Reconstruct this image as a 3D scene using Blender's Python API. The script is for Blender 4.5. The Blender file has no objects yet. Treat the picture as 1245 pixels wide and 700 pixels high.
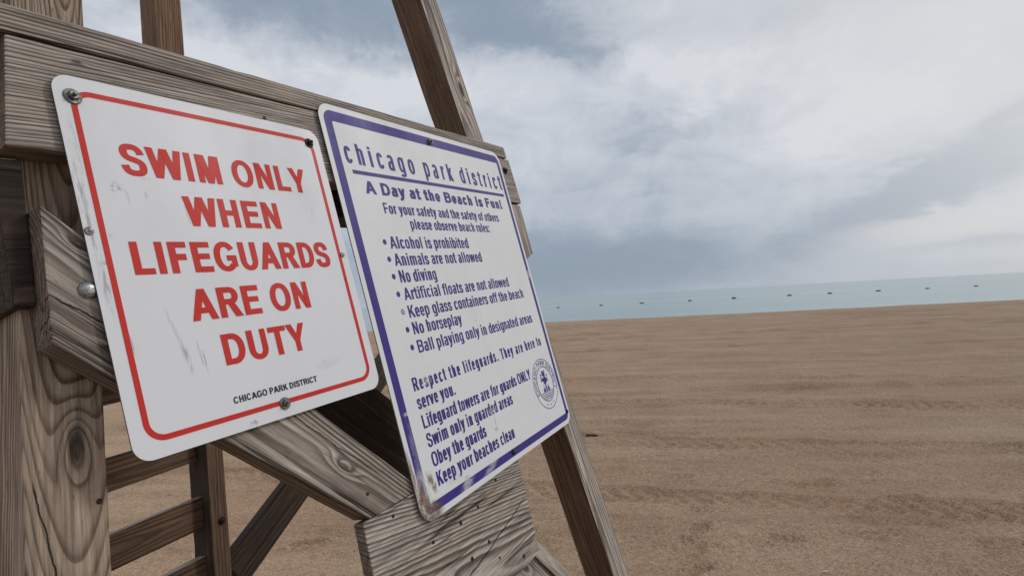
import bpy, bmesh, math, random
import numpy as np
from mathutils import Matrix, Vector
from math import radians, sin, cos, pi, sqrt, exp

random.seed(7)
scene = bpy.context.scene
COL = scene.collection

# ------------------------------------------------------------------ camera
EYE = 1.7
cam_data = bpy.data.cameras.new('camera')
cam_data.sensor_width = 36.0
cam_data.lens = 690.0 / 1245.0 * 36.0
cam_data.clip_start = 0.05
cam_data.clip_end = 60000.0
cam = bpy.data.objects.new('camera', cam_data)
COL.objects.link(cam)
_right = Vector((0.9985212, 0.0011398, -0.0543512))
_up = Vector((0.0543632, -0.0209351, 0.9983017))
_fwd = Vector((0.0, 0.9997802, 0.0209661))
cam.matrix_world = Matrix((
    (_right.x, _up.x, -_fwd.x, 0), (_right.y, _up.y, -_fwd.y, 0), (_right.z, _up.z, -_fwd.z, EYE), (0, 0, 0, 1)))
scene.camera = cam

# ------------------------------------------------------------------ exposure
scene.view_settings.view_transform = 'Standard'
scene.view_settings.look = 'None'
scene.view_settings.exposure = 0.0
scene.view_settings.gamma = 1.0
scene.view_settings.use_curve_mapping = False

# ------------------------------------------------------------------ sun (veiled by cloud)
SUN_EL, SUN_AZ = radians(36), radians(72)          # azimuth clockwise from +y
sd = bpy.data.lights.new('sun', 'SUN')
sd.energy = 0.95
sd.angle = radians(10)
sd.color = (1.0, 0.975, 0.95)
sun = bpy.data.objects.new('sun', sd)
COL.objects.link(sun)
_s = Vector((sin(SUN_AZ) * cos(SUN_EL), cos(SUN_AZ) * cos(SUN_EL), sin(SUN_EL)))
sun.rotation_euler = (-_s).to_track_quat('-Z', 'Y').to_euler()
sun.location = _s * 50


# ------------------------------------------------------------------ node helper
class NT:
    def __init__(s, nt):
        s.nt = nt

    def n(s, t, **kw):
        nd = s.nt.nodes.new(t)
        for k, v in kw.items():
            setattr(nd, k, v)
        return nd

    def put(s, sock, v):
        if isinstance(v, bpy.types.NodeSocket):
            s.nt.links.new(v, sock)
        elif v is not None:
            if isinstance(v, (tuple, list)) and hasattr(sock.default_value, '__len__') and len(sock.default_value) == 4 and len(v) == 3:
                v = (*v, 1.0)
            sock.default_value = v

    def m(s, op, a, b=None, c=None, clamp=False):
        nd = s.n('ShaderNodeMath', operation=op)
        nd.use_clamp = clamp
        s.put(nd.inputs[0], a); s.put(nd.inputs[1], b); s.put(nd.inputs[2], c)
        return nd.outputs[0]

    def v(s, op, a, b=None):
        nd = s.n('ShaderNodeVectorMath', operation=op)
        s.put(nd.inputs[0], a); s.put(nd.inputs[1], b)
        return nd.outputs['Value'] if op in ('LENGTH', 'DOT_PRODUCT', 'DISTANCE') else nd.outputs[0]

    def mapping(s, vec, loc=(0, 0, 0), rot=(0, 0, 0), scale=(1, 1, 1), kind='POINT'):
        nd = s.n('ShaderNodeMapping', vector_type=kind)
        s.put(nd.inputs[0], vec)
        nd.inputs[1].default_value = loc; nd.inputs[2].default_value = rot; nd.inputs[3].default_value = scale
        return nd.outputs[0]

    def noise(s, vec, scale=1.0, detail=2.0, rough=0.5, dist=0.0, col=False):
        nd = s.n('ShaderNodeTexNoise')
        s.put(nd.inputs['Vector'], vec)
        nd.inputs['Scale'].default_value = scale; nd.inputs['Detail'].default_value = detail
        nd.inputs['Roughness'].default_value = rough; nd.inputs['Distortion'].default_value = dist
        return nd.outputs['Color'] if col else nd.outputs['Fac']

    def rng(s, x, a, b, c=0.0, d=1.0, smooth=False):
        nd = s.n('ShaderNodeMapRange')
        nd.interpolation_type = 'SMOOTHSTEP' if smooth else 'LINEAR'
        nd.clamp = True
        s.put(nd.inputs[0], x)
        for i, q in enumerate((a, b, c, d)):
            s.put(nd.inputs[1 + i], q)
        return nd.outputs[0]

    def ramp(s, x, stops, interp='LINEAR'):
        nd = s.n('ShaderNodeValToRGB')
        cr = nd.color_ramp
        cr.interpolation = interp
        while len(cr.elements) < len(stops):
            cr.elements.new(0.5)
        for e, (p, c) in zip(cr.elements, stops):
            e.position = p
            e.color = (*c, 1.0) if isinstance(c, (tuple, list)) else (c, c, c, 1.0)
        s.put(nd.inputs[0], x)
        return nd.outputs[0]

    def mix(s, f, a, b, blend='MIX'):
        nd = s.n('ShaderNodeMix', data_type='RGBA', blend_type=blend)
        s.put(nd.inputs['Factor'], f)
        s.put(nd.inputs[6], a); s.put(nd.inputs[7], b)
        return nd.outputs[2]

    def xyz(s, vec):
        nd = s.n('ShaderNodeSeparateXYZ'); s.put(nd.inputs[0], vec)
        return nd.outputs

    def comb(s, x, y, z):
        nd = s.n('ShaderNodeCombineXYZ')
        s.put(nd.inputs[0], x); s.put(nd.inputs[1], y); s.put(nd.inputs[2], z)
        return nd.outputs[0]


# ------------------------------------------------------------------ sky
world = bpy.data.worlds.new('World')
scene.world = world
world.use_nodes = True
wt = world.node_tree
wt.nodes.clear()
S = NT(wt)
gen = S.n('ShaderNodeTexCoord').outputs['Generated']
d = S.v('NORMALIZE', gen)
dx, dy, dz = S.xyz(d)[0:3]
DEG = 180 / pi
az = S.m('MULTIPLY', S.m('ARCTAN2', dx, dy), DEG)
el = S.m('MULTIPLY', S.m('ARCSINE', dz), DEG)
zc = S.m('ADD', S.m('MAXIMUM', dz, 0.0), 0.16)
flat = S.comb(S.m('DIVIDE', dx, zc), S.m('DIVIDE', dy, zc), 0.0)
warp = S.v('MULTIPLY', S.v('SUBTRACT', S.noise(flat, 1.9, 7, 0.6, 0.3, col=True), (0.5, 0.5, 0.5)), (13.0, 9.0, 0.0))
warp2 = S.v('MULTIPLY', S.v('SUBTRACT', S.noise(d, 26.0, 6, 0.65, 0.4, col=True), (0.5, 0.5, 0.5)), (5.0, 3.6, 0.0))
lowf = S.rng(el, 2.0, 13.0, 0.15, 1.0)
pos = S.v('ADD', S.comb(az, el, 0.0), S.v('MULTIPLY', S.v('ADD', warp, warp2), S.comb(lowf, lowf, 0.0)))


def blob(a, e, ra, re, rot=0.0):
    q = S.mapping(pos, (a, e, 0), (0, 0, radians(rot)), (ra, re, 1), 'TEXTURE')
    return S.rng(S.v('LENGTH', q), 0.0, 1.0, 1.0, 0.0, smooth=True)


L = S.rng(el, 0.0, 16.0, 0.50, 0.78, smooth=True)
for a, e, ra, re, rot, k in [
    (-21, 28.0, 19, 6.6, -3, -0.72), (-4, 27.0, 15, 6.0, -4, -0.56), (6, 25.6, 14, 5.6, -14, -0.42), (10, 22.0, 9, 4.2, -30, -0.30),
    (-35, 30, 9, 6, 0, -0.5),
    (13, 22.4, 5, 3.5, 30, 0.40), (19, 20.5, 14, 4.0, 5, 0.26), (32, 15, 17, 8, -10, 0.22), (-12, 21, 20, 5, 8, 0.26), (-28, 23, 10, 4, 0, 0.22),
    (13, 15.4, 7, 2.6, -10, -0.30), (21, 15.6, 10, 2.6, 6, -0.26), (30, 25.5, 22, 5.0, 2, -0.30), (14, 10.5, 18, 5, -4, -0.16), (38, 13, 9, 4, 20, -0.12),
    (41, 9.6, 12, 4.2, 24, -0.60), (33, 6.3, 12, 3.2, 20, -0.36), (43, 17, 5, 2.6, 10, -0.24),
    (6, 3.0, 18, 6.5, 2, -0.42), (19, 3.2, 15, 5.0, 0, -0.24), (-12, 4, 26, 6, 0, -0.22),
    (40, 4.3, 11, 1.9, 3, 0.30), (44, 1.6, 14, 1.0, 0, 0.10), (42, 2.6, 12, 0.8, 2, -0.10),
    (28.5, 9.4, 1.8, 0.8, 10, -0.12), (30.5, 11.2, 2.6, 0.8, 12, -0.12),
]:
    L = S.m('ADD', L, S.m('MULTIPLY', blob(a, e, ra, re, rot), k))
cn = S.noise(flat, 2.4, 12, 0.66, 0.9)
cn2 = S.noise(S.mapping(d, scale=(1.0, 1.0, 1.7)), 7.0, 12, 0.62, 0.8)
L = S.m('ADD', L, S.m('MULTIPLY', S.m('SUBTRACT', cn, 0.5), S.m('MULTIPLY', lowf, 0.40)))
L = S.m('ADD', L, S.m('MULTIPLY', S.m('SUBTRACT', S.rng(cn2, 0.32, 0.68), 0.5), S.m('MULTIPLY', S.rng(el, 1.0, 10.0, 0.22, 1.0), 0.34)))
# brighter vault where the veiled sun stands (behind the right shoulder)
sunny = S.rng(S.v('DOT_PRODUCT', d, tuple(_s)), 0.5, 1.0, 0.0, 1.0, smooth=True)
L = S.m('SMOOTH_MAX', L, 0.16, 0.25)
cloud = S.ramp(L, [(0.0, (0.225, 0.295, 0.370)), (0.25, (0.315, 0.380, 0.465)), (0.55, (0.480, 0.530, 0.602)), (0.85, (0.612, 0.648, 0.710)), (1.0, (0.695, 0.720, 0.768))])
pink = S.m('MULTIPLY', blob(38, 4.0, 13, 1.8, 3), 0.55)
cloud = S.mix(pink, cloud, (0.605, 0.575, 0.580))
cloud = S.mix(S.m('MULTIPLY', sunny, 1.0), cloud, (0.76, 0.76, 0.76))
# below the horizon: dull ground tone
cloud = S.mix(S.rng(el, -1.0, -0.2, 1.0, 0.0), cloud, (0.12, 0.10, 0.085))
sky = S.n('ShaderNodeTexSky', sky_type='NISHITA')
sky.sun_disc = False
sky.sun_elevation = SUN_EL
sky.sun_rotation = SUN_AZ
bg_sky = S.n('ShaderNodeBackground'); S.put(bg_sky.inputs[0], sky.outputs[0]); bg_sky.inputs[1].default_value = 0.06
bg_cl = S.n('ShaderNodeBackground'); S.put(bg_cl.inputs[0], cloud); bg_cl.inputs[1].default_value = 1.0
mx = S.n('ShaderNodeMixShader'); mx.inputs[0].default_value = 0.94
wt.links.new(bg_sky.outputs[0], mx.inputs[1]); wt.links.new(bg_cl.outputs[0], mx.inputs[2])
wo = S.n('ShaderNodeOutputWorld'); wt.links.new(mx.outputs[0], wo.inputs[0])


# ------------------------------------------------------------------ material helpers
def new_mat(name):
    m = bpy.data.materials.new(name)
    m.use_nodes = True
    t = NT(m.node_tree)
    bs = m.node_tree.nodes['Principled BSDF']
    return m, t, bs


def tag(o, label=None, cat=None, group=None, kind=None):
    if label: o['label'] = label
    if cat: o['category'] = cat
    if group: o['group'] = group
    if kind: o['kind'] = kind
    return o


def link_mesh(name, verts, faces, mats, parent=None, matrix=None, smooth=False, face_mat=None):
    me = bpy.data.meshes.new(name)
    me.from_pydata(verts, [], faces)
    for m in mats if isinstance(mats, (list, tuple)) else [mats]:
        me.materials.append(m)
    if face_mat:
        for p, i in zip(me.polygons, face_mat):
            p.material_index = i
    if smooth:
        for p in me.polygons: p.use_smooth = True
    me.update()
    o = bpy.data.objects.new(name, me)
    COL.objects.link(o)
    if parent: o.parent = parent
    if matrix is not None: o.matrix_local = matrix
    return o


def link_bm(name, bm, mats, parent=None, matrix=None, smooth=False):
    me = bpy.data.meshes.new(name)
    bm.normal_update()
    bm.to_mesh(me); bm.free()
    for m in mats if isinstance(mats, (list, tuple)) else [mats]:
        me.materials.append(m)
    if smooth:
        for p in me.polygons: p.use_smooth = True
    o = bpy.data.objects.new(name, me)
    COL.objects.link(o)
    if parent: o.parent = parent
    if matrix is not None: o.matrix_local = matrix
    return o


# ------------------------------------------------------------------ sand
def vnoise(x, y, seed):
    """smooth value noise, x and y numpy arrays"""
    xi = np.floor(x).astype(np.int64); yi = np.floor(y).astype(np.int64)
    fx = x - xi; fy = y - yi
    fx = fx * fx * (3 - 2 * fx); fy = fy * fy * (3 - 2 * fy)

    def h(i, j):
        n = (i * 374761393 + j * 668265263 + seed * 1442695041) & 0x7fffffff
        n = ((n ^ (n >> 13)) * 1274126177) & 0x7fffffff
        return ((n ^ (n >> 16)) & 0xffff) / 65535.0
    a = h(xi, yi); b = h(xi + 1, yi); c = h(xi, yi + 1); e = h(xi + 1, yi + 1)
    return (a * (1 - fx) + b * fx) * (1 - fy) + (c * (1 - fx) + e * fx) * fy - 0.5


def grow(start, stop, step, ratio, cap):
    out = [start]
    while out[-1] < stop:
        out.append(out[-1] + step); step = min(step * ratio, cap)
    return out


xs_r = grow(6.5, 320, 0.024, 1.035, 12.0)
xs_l = [-v for v in grow(2.5, 320, 0.024, 1.035, 12.0)]
xs = np.array(sorted(set(np.round(xs_l + list(np.arange(-2.5, 6.5, 0.024)) + xs_r, 4))))
ys_f = grow(7.2, 95, 0.02, 1.010, 1.2)
ys_b = [2.4 - (v - 2.4) for v in grow(2.4, 40, 0.05, 1.12, 4.0)]
ys = np.array(sorted(set(np.round(ys_b + list(np.arange(2.4, 7.2, 0.02)) + ys_f, 4))))
X, Y = np.meshgrid(xs, ys)


def rot(x, y, ang):
    c, s_ = cos(ang), sin(ang)
    return x * c + y * s_, -x * s_ + y * c


SLOPE = math.atan(-0.139)          # direction of the shore
P, Q = rot(X, Y, SLOPE)
wob = vnoise(P * 0.11, Q * 0.11, 3) * 0.9 + vnoise(P * 0.5, Q * 0.5, 4) * 0.12
Z = vnoise(X * 0.12, Y * 0.12, 1) * 0.05 + vnoise(X * 0.6, Y * 0.6, 2) * 0.03
Z += vnoise(P * 0.16, (Q + wob) * 1.5, 5) * 0.05 + vnoise(P * 0.30, (Q + wob) * 4.0, 6) * 0.030 + vnoise(P * 1.1, (Q + wob) * 7.0, 16) * 0.022
near = np.clip((16 - np.hypot(X, Y)) / 10, 0, 1)
Z += near * (vnoise(X * 5, Y * 5, 7) * 0.016 + vnoise(X * 13, Y * 13, 8) * 0.012 + vnoise(X * 30, Y * 30, 9) * 0.006)
# tractor tracks with cleated treads
P2, Q2 = rot(X, Y, math.atan(-0.33))
for q0, wdt, amp, w0 in [(4.87, 0.42, 1.0, 0.2), (6.62, 0.46, 0.9, 0.15), (9.1, 0.5, 0.9, 0.3), (11.4, 0.5, 0.8, 0.3), (15.2, 0.6, 0.9, 0.4), (20.5, 0.8, 1.0, 0.5)]:
    qq = Q2 - q0 + vnoise(P2 * 0.35, P2 * 0 + q0, 11) * w0
    g = np.clip(1 - (qq / (wdt * 0.5)) ** 2, 0, 1)
    ph = (P2 * 1.0 + np.abs(qq) * 0.9) / 0.17
    tread = np.clip(np.sin(ph * 2 * pi) * 1.5, -1, 1) * (0.55 + 0.9 * vnoise(P2 * 1.3, Q2 * 1.3, 12))
    Z += amp * (-0.034 * np.sqrt(g) + 0.034 * g * tread)
    edge = np.exp(-((np.abs(qq) - wdt * 0.56) / 0.05) ** 2)
    Z += amp * 0.026 * edge * (0.7 + vnoise(P2 * 6, Q2 * 6, 13))
# footprints
for fx, fy, fa, dep in [(1.45, 5.17, 0.5, .018), (1.46, 4.59, 0.9, .024), (1.23, 4.05, 0.75, .028), (1.1, 3.74, 0.9, .026), (1.73, 3.82, -0.35, .024),
                        (1.05, 3.51, 0.7, .03), (2.6, 4.9, 0.3, .02), (3.1, 3.55, -0.5, .022), (1.85, 3.25, 0.2, .026),
                        (-.9, 3.4, .4, .03), (-.35, 3.1, 1.0, .03), (-1.6, 4.2, .3, .03), (0.25, 3.3, -.4, .025), (2.45, 3.2, .9, .02)]:
    u_, v_ = rot(X - fx, Y - fy, fa)
    r_ = np.sqrt((u_ / 0.15) ** 2 + (v_ / 0.055) ** 2)
    Z += -dep * 1.25 * np.clip(1 - r_ ** 2, 0, 1) + dep * 0.8 * np.exp(-((r_ - 1.15) / 0.22) ** 2)
# scattered dimples and clods
rs = np.random.RandomState(5)
q0 = 6.0
while q0 < 37.5:
    q0 += rs.uniform(0.25, 1.0) * (0.35 + q0 * 0.05)
    w_ = 0.03 + 0.0075 * q0 * rs.uniform(0.6, 1.2)
    dq = Q + vnoise(P * 0.09, P * 0 + q0 * 3.3, 31) * 0.8 + P * rs.uniform(-0.03, 0.03) - q0
    msk = np.clip(0.25 + 2.2 * vnoise(P * 0.22, P * 0 + q0 * 1.7, 32), 0, 1) * (0.6 + 0.8 * vnoise(P * 2.3, P * 0 + q0, 33))
    Z += rs.uniform(0.6, 1.0) * (0.026 + 0.0050 * q0) * msk * (np.exp(-(dq / w_) ** 2) - 0.9 * np.exp(-((dq + 1.9 * w_) / w_) ** 2))
for k in range(900):
    cy = 3.2 + 32 * rs.uniform(0, 1) ** 1.5; cx = rs.uniform(-0.3 * cy - 1, 1.0 * cy + 1)
    rr = rs.uniform(0.03, 0.10) * (1 + cy * 0.04); am = rs.uniform(-0.024, 0.016) * (1 + cy * 0.05)
    i0, i1 = np.searchsorted(xs, [cx - 3 * rr * 2, cx + 3 * rr * 2]); j0, j1 = np.searchsorted(ys, [cy - 3 * rr, cy + 3 * rr])
    if i1 - i0 < 2 or j1 - j0 < 2: continue
    sx, sy = X[j0:j1, i0:i1], Y[j0:j1, i0:i1]
    Z[j0:j1, i0:i1] += am * np.exp(-((sx - cx) / (rr * 1.8)) ** 2 - ((sy - cy) / rr) ** 2)
# berm crest and the slope down to the water
crest = 39.6 - 25 * np.tanh(X * 0.139 / 25) + vnoise(X * 0.05, X * 0, 21) * 1.0 + vnoise(X * 0.4, X * 0, 22) * 0.5
drop = np.clip(Y - crest, 0, None)
Z = Z * np.clip((crest + 1 - Y) / 6, 0.25, 1) - np.minimum(drop * drop * 0.05, drop * 0.13)
ny, nx = X.shape
co = np.stack([X, Y, Z], -1).reshape(-1, 3).astype(np.float32)
idx = np.arange(nx * ny).reshape(ny, nx)
quads = np.stack([idx[:-1, :-1], idx[:-1, 1:], idx[1:, 1:], idx[1:, :-1]], -1).reshape(-1, 4)
me = bpy.data.meshes.new('sand')
me.vertices.add(len(co)); me.vertices.foreach_set('co', co.ravel())
me.loops.add(quads.size); me.loops.foreach_set('vertex_index', quads.ravel().astype(np.int32))
me.polygons.add(len(quads))
me.polygons.foreach_set('loop_start', np.arange(0, quads.size, 4, dtype=np.int32))
me.polygons.foreach_set('use_smooth', np.ones(len(quads), dtype=bool))
me.update(calc_edges=True)
sand = bpy.data.objects.new('sand', me)
COL.objects.link(sand)
tag(sand, kind='structure')

m, t, bs = new_mat('beach_sand')
oc = t.n('ShaderNodeTexCoord').outputs['Object']
oc2 = t.mapping(oc, rot=(0, 0, -SLOPE))
patch = t.noise(oc, 0.9, 5, 0.6)
streak = t.noise(t.mapping(oc2, scale=(0.16, 2.0, 1)), 1.0, 5, 0.6, 0.4)
grain = t.noise(oc, 115, 4, 0.85)
grain2 = t.noise(oc, 38, 3, 0.7)
tone = t.m('ADD', t.m('MULTIPLY', patch, 0.45), t.m('MULTIPLY', streak, 0.55))
c = t.ramp(tone, [(0.30, (0.330, 0.224, 0.145)), (0.50, (0.445, 0.313, 0.210)), (0.68, (0.520, 0.380, 0.262))])
c = t.mix(t.rng(t.noise(oc, 0.5, 3, 0.5), 0.45, 0.7, 0.0, 0.45), c, (0.440, 0.275, 0.176))
near_tone = t.m('ADD', t.rng(t.xyz(oc)[1], 3.0, 10.0, 0.62, 0.0), t.m('MULTIPLY', t.m('SUBTRACT', t.noise(oc2, 0.55, 5, 0.6), 0.5), 1.3))  # mask for darker, redder sand towards the camera, edge broken by noise
c = t.mix(t.rng(near_tone, 0.2, 0.9, 0.0, 0.45), c, t.mix(1.0, c, (0.80, 0.73, 0.67), 'MULTIPLY'))
c = t.mix(1.0, c, t.ramp(grain, [(0.30, 0.30), (0.48, 0.95), (0.70, 1.75)]), 'MULTIPLY')
c = t.mix(1.0, c, t.ramp(grain2, [(0.3, 0.72), (0.5, 1.0), (0.7, 1.25)]), 'MULTIPLY')
vor = t.n('ShaderNodeTexVoronoi'); t.put(vor.inputs['Vector'], oc); vor.inputs['Scale'].default_value = 34
spk = t.m('MULTIPLY', t.m('LESS_THAN', vor.outputs['Distance'], 0.17), t.m('GREATER_THAN', t.xyz(vor.outputs['Color'])[0], 0.90))
c = t.mix(t.m('MULTIPLY', spk, 0.75), c, (0.50, 0.46, 0.40))
vor2 = t.n('ShaderNodeTexVoronoi'); t.put(vor2.inputs['Vector'], oc); vor2.inputs['Scale'].default_value = 42
spk2 = t.m('MULTIPLY', t.m('LESS_THAN', vor2.outputs['Distance'], 0.22), t.m('GREATER_THAN', t.xyz(vor2.outputs['Color'])[1], 0.76))
c = t.mix(t.m('MULTIPLY', spk2, 0.65), c, (0.06, 0.043, 0.032))
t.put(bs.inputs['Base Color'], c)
bs.inputs['Roughness'].default_value = 0.95
bs.inputs['Diffuse Roughness'].default_value = 1.0
bs.inputs['Specular IOR Level'].default_value = 0.15
hgt = t.m('ADD', t.m('MULTIPLY', t.noise(oc, 60, 4, 0.75), 0.7), t.m('MULTIPLY', t.noise(oc, 11, 4, 0.6), 1.3))
bp = t.n('ShaderNodeBump'); bp.inputs['Strength'].default_value = 0.9; bp.inputs['Distance'].default_value = 0.017
t.put(bp.inputs['Height'], hgt); t.nt.links.new(bp.outputs[0], bs.inputs['Normal'])
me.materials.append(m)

# ------------------------------------------------------------------ lake
m, t, bs = new_mat('lake_water')
oc = t.n('ShaderNodeTexCoord').outputs['Object']
big = t.noise(t.mapping(oc, scale=(0.004, 0.02, 1)), 1.0, 4, 0.55)
t.put(bs.inputs['Base Color'], t.ramp(big, [(0.35, (0.270, 0.368, 0.368)), (0.65, (0.330, 0.424, 0.418))]))
bs.inputs['Roughness'].default_value = 0.22
bs.inputs['IOR'].default_value = 1.33
wv = t.m('ADD', t.noise(t.mapping(oc, scale=(0.5, 0.9, 1)), 1.0, 5, 0.6), t.m('MULTIPLY', t.noise(t.mapping(oc, scale=(0.05, 0.12, 1)), 1.0, 3, 0.5), 3.0))
bp = t.n('ShaderNodeBump'); bp.inputs['Strength'].default_value = 0.8; bp.inputs['Distance'].default_value = 0.22
t.put(bp.inputs['Height'], wv); t.nt.links.new(bp.outputs[0], bs.inputs['Normal'])
LAKE = -1.0
lake = link_mesh('lake_water', [(-45000, 20, LAKE), (45000, 20, LAKE), (45000, 50000, LAKE), (-45000, 50000, LAKE)], [(0, 1, 2, 3)], m)
tag(lake, kind='structure')


# ------------------------------------------------------------------ wood
PAL = {  # early wood, late wood
    'grey': ((0.400, 0.355, 0.310), (0.108, 0.086, 0.070)),
    'pale': ((0.455, 0.412, 0.365), (0.132, 0.109, 0.091)),
    'warm': ((0.345, 0.268, 0.204), (0.108, 0.074, 0.052)),
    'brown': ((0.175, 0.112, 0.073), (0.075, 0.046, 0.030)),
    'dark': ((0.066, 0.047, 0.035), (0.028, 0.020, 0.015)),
    'umber': ((0.210, 0.128, 0.076), (0.105, 0.062, 0.037)),
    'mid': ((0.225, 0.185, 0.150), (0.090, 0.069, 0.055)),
}


def wood(name, pal, seed=0, pith=(0.0, -0.05), tilt=(0.02, 0.0), spacing=0.006, wander=0.022, knots=(), contrast=1.0, crack=1.0, splits=(), lw=0.5):
    m, t, bs = new_mat(name)
    oc = t.n('ShaderNodeTexCoord').outputs['Object']
    so = (seed * 3.17, seed * 1.31, seed * 2.23)
    q = t.mapping(oc, loc=so, scale=(1.15, 6.0, 6.0))
    wn = t.xyz(t.v('SUBTRACT', t.noise(q, 1.0, 2.5, 0.5, col=True), (0.5, 0.5, 0.5)))
    x, y, z = t.xyz(oc)[0:3]
    yy = t.m('ADD', t.m('ADD', y, t.m('MULTIPLY', x, tilt[0])), t.m('ADD', t.m('MULTIPLY', wn[0], wander * 1.7), -pith[0]))
    zz = t.m('ADD', t.m('ADD', z, t.m('MULTIPLY', x, tilt[1])), t.m('ADD', t.m('MULTIPLY', wn[1], wander * 1.3), -pith[1]))
    r = t.m('SQRT', t.m('ADD', t.m('MULTIPLY', yy, yy), t.m('MULTIPLY', zz, zz)))
    kmask = None
    for kx, ky, kr in knots:
        kd = t.v('LENGTH', t.mapping(t.comb(x, y, 0.0), (kx, ky, 0), (0, 0, 0), (kr * 4.6, kr * 1.6, 1), 'TEXTURE'))
        g = t.m('POWER', 2.718, t.m('MULTIPLY', t.m('MULTIPLY', kd, kd), -1.0))
        r = t.m('ADD', r, t.m('MULTIPLY', g, kr * 1.3))
        km = t.rng(t.m('ADD', kd, t.m('MULTIPLY', wn[2], 0.5)), 0.22, 0.62, 1.0, 0.0, smooth=True)
        kmask = km if kmask is None else t.m('MAXIMUM', kmask, km)
    fine = t.noise(t.mapping(oc, loc=so, scale=(14, 90, 90)), 1.0, 3, 0.6)
    rv = t.noise(t.comb(t.m('MULTIPLY', r, 0.22 / spacing), seed * 1.7, 0.0), 1.0, 1.0, 0.5)
    tt = t.m('ADD', t.m('ADD', t.m('DIVIDE', r, spacing), t.m('MULTIPLY', rv, 2.6)), t.m('MULTIPLY', fine, 0.26))
    wide = t.noise(t.mapping(oc, loc=so, scale=(2, 18, 18)), 1.0, 2, 0.5)
    f = t.m('FRACT', tt)
    wnz = t.n('ShaderNodeTexWhiteNoise', noise_dimensions='1D'); t.put(wnz.inputs['W'], t.m('ADD', t.m('FLOOR', tt), seed * 7.0))
    ringk = t.rng(wnz.outputs['Value'], 0.0, 1.0, 0.55, 1.12)
    prof = t.ramp(f, [(0.0, 0.30), (0.05, 0.0), (max(0.06, 0.9 - lw * 1.25), 0.06), (1.0 - lw * 0.9, 0.55), (1.0 - lw * 0.55, 1.0), (0.95, 1.0), (1.0, 0.30)])
    prof = t.m('MULTIPLY', t.m('MULTIPLY', prof, ringk), t.rng(wide, 0.3, 0.65, 0.85 * contrast, 1.15 * contrast), clamp=True)
    fib = t.noise(t.mapping(oc, loc=so, scale=(13, 330, 330)), 1.0, 4, 0.8)
    strk = t.noise(t.mapping(oc, loc=so, scale=(4.0, 46, 46)), 1.0, 6, 0.7)
    lo, hi = PAL[pal][1], PAL[pal][0]
    c = t.mix(prof, hi, lo)
    c = t.mix(1.0, c, t.ramp(fib, [(0.25, 0.50), (0.5, 1.0), (0.75, 1.45)]), 'MULTIPLY')
    c = t.mix(1.0, c, t.ramp(strk, [(0.28, 0.78), (0.5, 1.0), (0.72, 1.12)]), 'MULTIPLY')
    fs = t.noise(t.mapping(oc, loc=so, scale=(5.5, 130, 130)), 1.0, 4, 0.7)
    c = t.mix(1.0, c, t.ramp(fs, [(0.30, 0.55), (0.5, 1.0), (0.70, 1.32)]), 'MULTIPLY')
    stain = t.noise(t.mapping(oc, loc=so, scale=(3, 9, 9)), 1.0, 4, 0.6)
    c = t.mix(t.rng(stain, 0.52, 0.74, 0.0, 0.34), c, tuple(v * 0.55 for v in lo) if pal in ('grey', 'pale', 'warm') else lo)
    c = t.mix(t.rng(stain, 0.46, 0.28, 0.0, 0.30), c, (hi[0] * 1.15, hi[1] * 1.02, hi[2] * 0.92))
    ck = t.noise(t.mapping(oc, loc=so, scale=(1.1, 38, 38)), 1.0, 2, 0.5, 0.1)
    ckm = t.rng(t.m('ABSOLUTE', t.m('SUBTRACT', ck, 0.5)), 0.004, 0.016, 1.0, 0.0)
    ckm = t.m('MULTIPLY', ckm, t.rng(t.noise(t.mapping(oc, loc=so, scale=(2.5, 12, 12)), 1.0, 2, 0.5), 0.54, 0.62, 0.0, crack))
    c = t.mix(t.m('MULTIPLY', ckm, 0.85), c, (0.016, 0.013, 0.011))
    chk = t.noise(t.mapping(oc, loc=so, scale=(32, 210, 210)), 1.0, 3, 0.6)
    chm = t.m('MULTIPLY', t.rng(chk, 0.665, 0.72, 0.0, 1.0), t.rng(wide, 0.35, 0.6, 0.3, 1.0))
    c = t.mix(t.m('MULTIPLY', chm, 0.62), c, tuple(v * 0.35 for v in lo))
    gv = t.noise(t.mapping(oc, loc=so, scale=(2.0, 14, 14)), 1.0, 3, 0.6)
    c = t.mix(t.rng(gv, 0.35, 0.7, 0.0, 0.28), c, t.mix(1.0, c, (1.12, 0.93, 0.78), 'MULTIPLY'))
    for (sx0, sy0), (sx1, sy1), sw in splits:
        sl_ = math.hypot(sx1 - sx0, sy1 - sy0)
        qs = t.xyz(t.mapping(t.comb(x, y, 0.0), ((sx0 + sx1) / 2, (sy0 + sy1) / 2, 0), (0, 0, math.atan2(sy1 - sy0, sx1 - sx0)), (1, 1, 1), 'TEXTURE'))
        wig = t.m('MULTIPLY', t.m('SUBTRACT', t.noise(t.mapping(oc, scale=(22, 22, 22)), 1.0, 4, 0.6), 0.5), 0.012)
        dl = t.m('ABSOLUTE', t.m('ADD', qs[1], wig))
        ms = t.m('MULTIPLY', t.rng(dl, sw * 0.5, sw, 1.0, 0.0), t.rng(t.m('ABSOLUTE', qs[0]), sl_ * 0.42, sl_ * 0.5, 1.0, 0.0))
        ckm = t.m('MAXIMUM', ckm, ms)
        c = t.mix(t.m('MULTIPLY', ms, 0.92), c, (0.014, 0.011, 0.010))
    if kmask is not None:
        c = t.mix(t.m('MULTIPLY', kmask, t.rng(fine, 0.3, 0.6, 0.55, 0.95)), c, tuple(v * 0.30 for v in lo))
    t.put(bs.inputs['Base Color'], c)
    bs.inputs['Roughness'].default_value = 0.82
    bs.inputs['Specular IOR Level'].default_value = 0.25
    h = t.m('ADD', t.m('MULTIPLY', prof, 0.6), t.m('ADD', t.m('MULTIPLY', fib, 0.35), t.m('MULTIPLY', strk, 0.5)))
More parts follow.
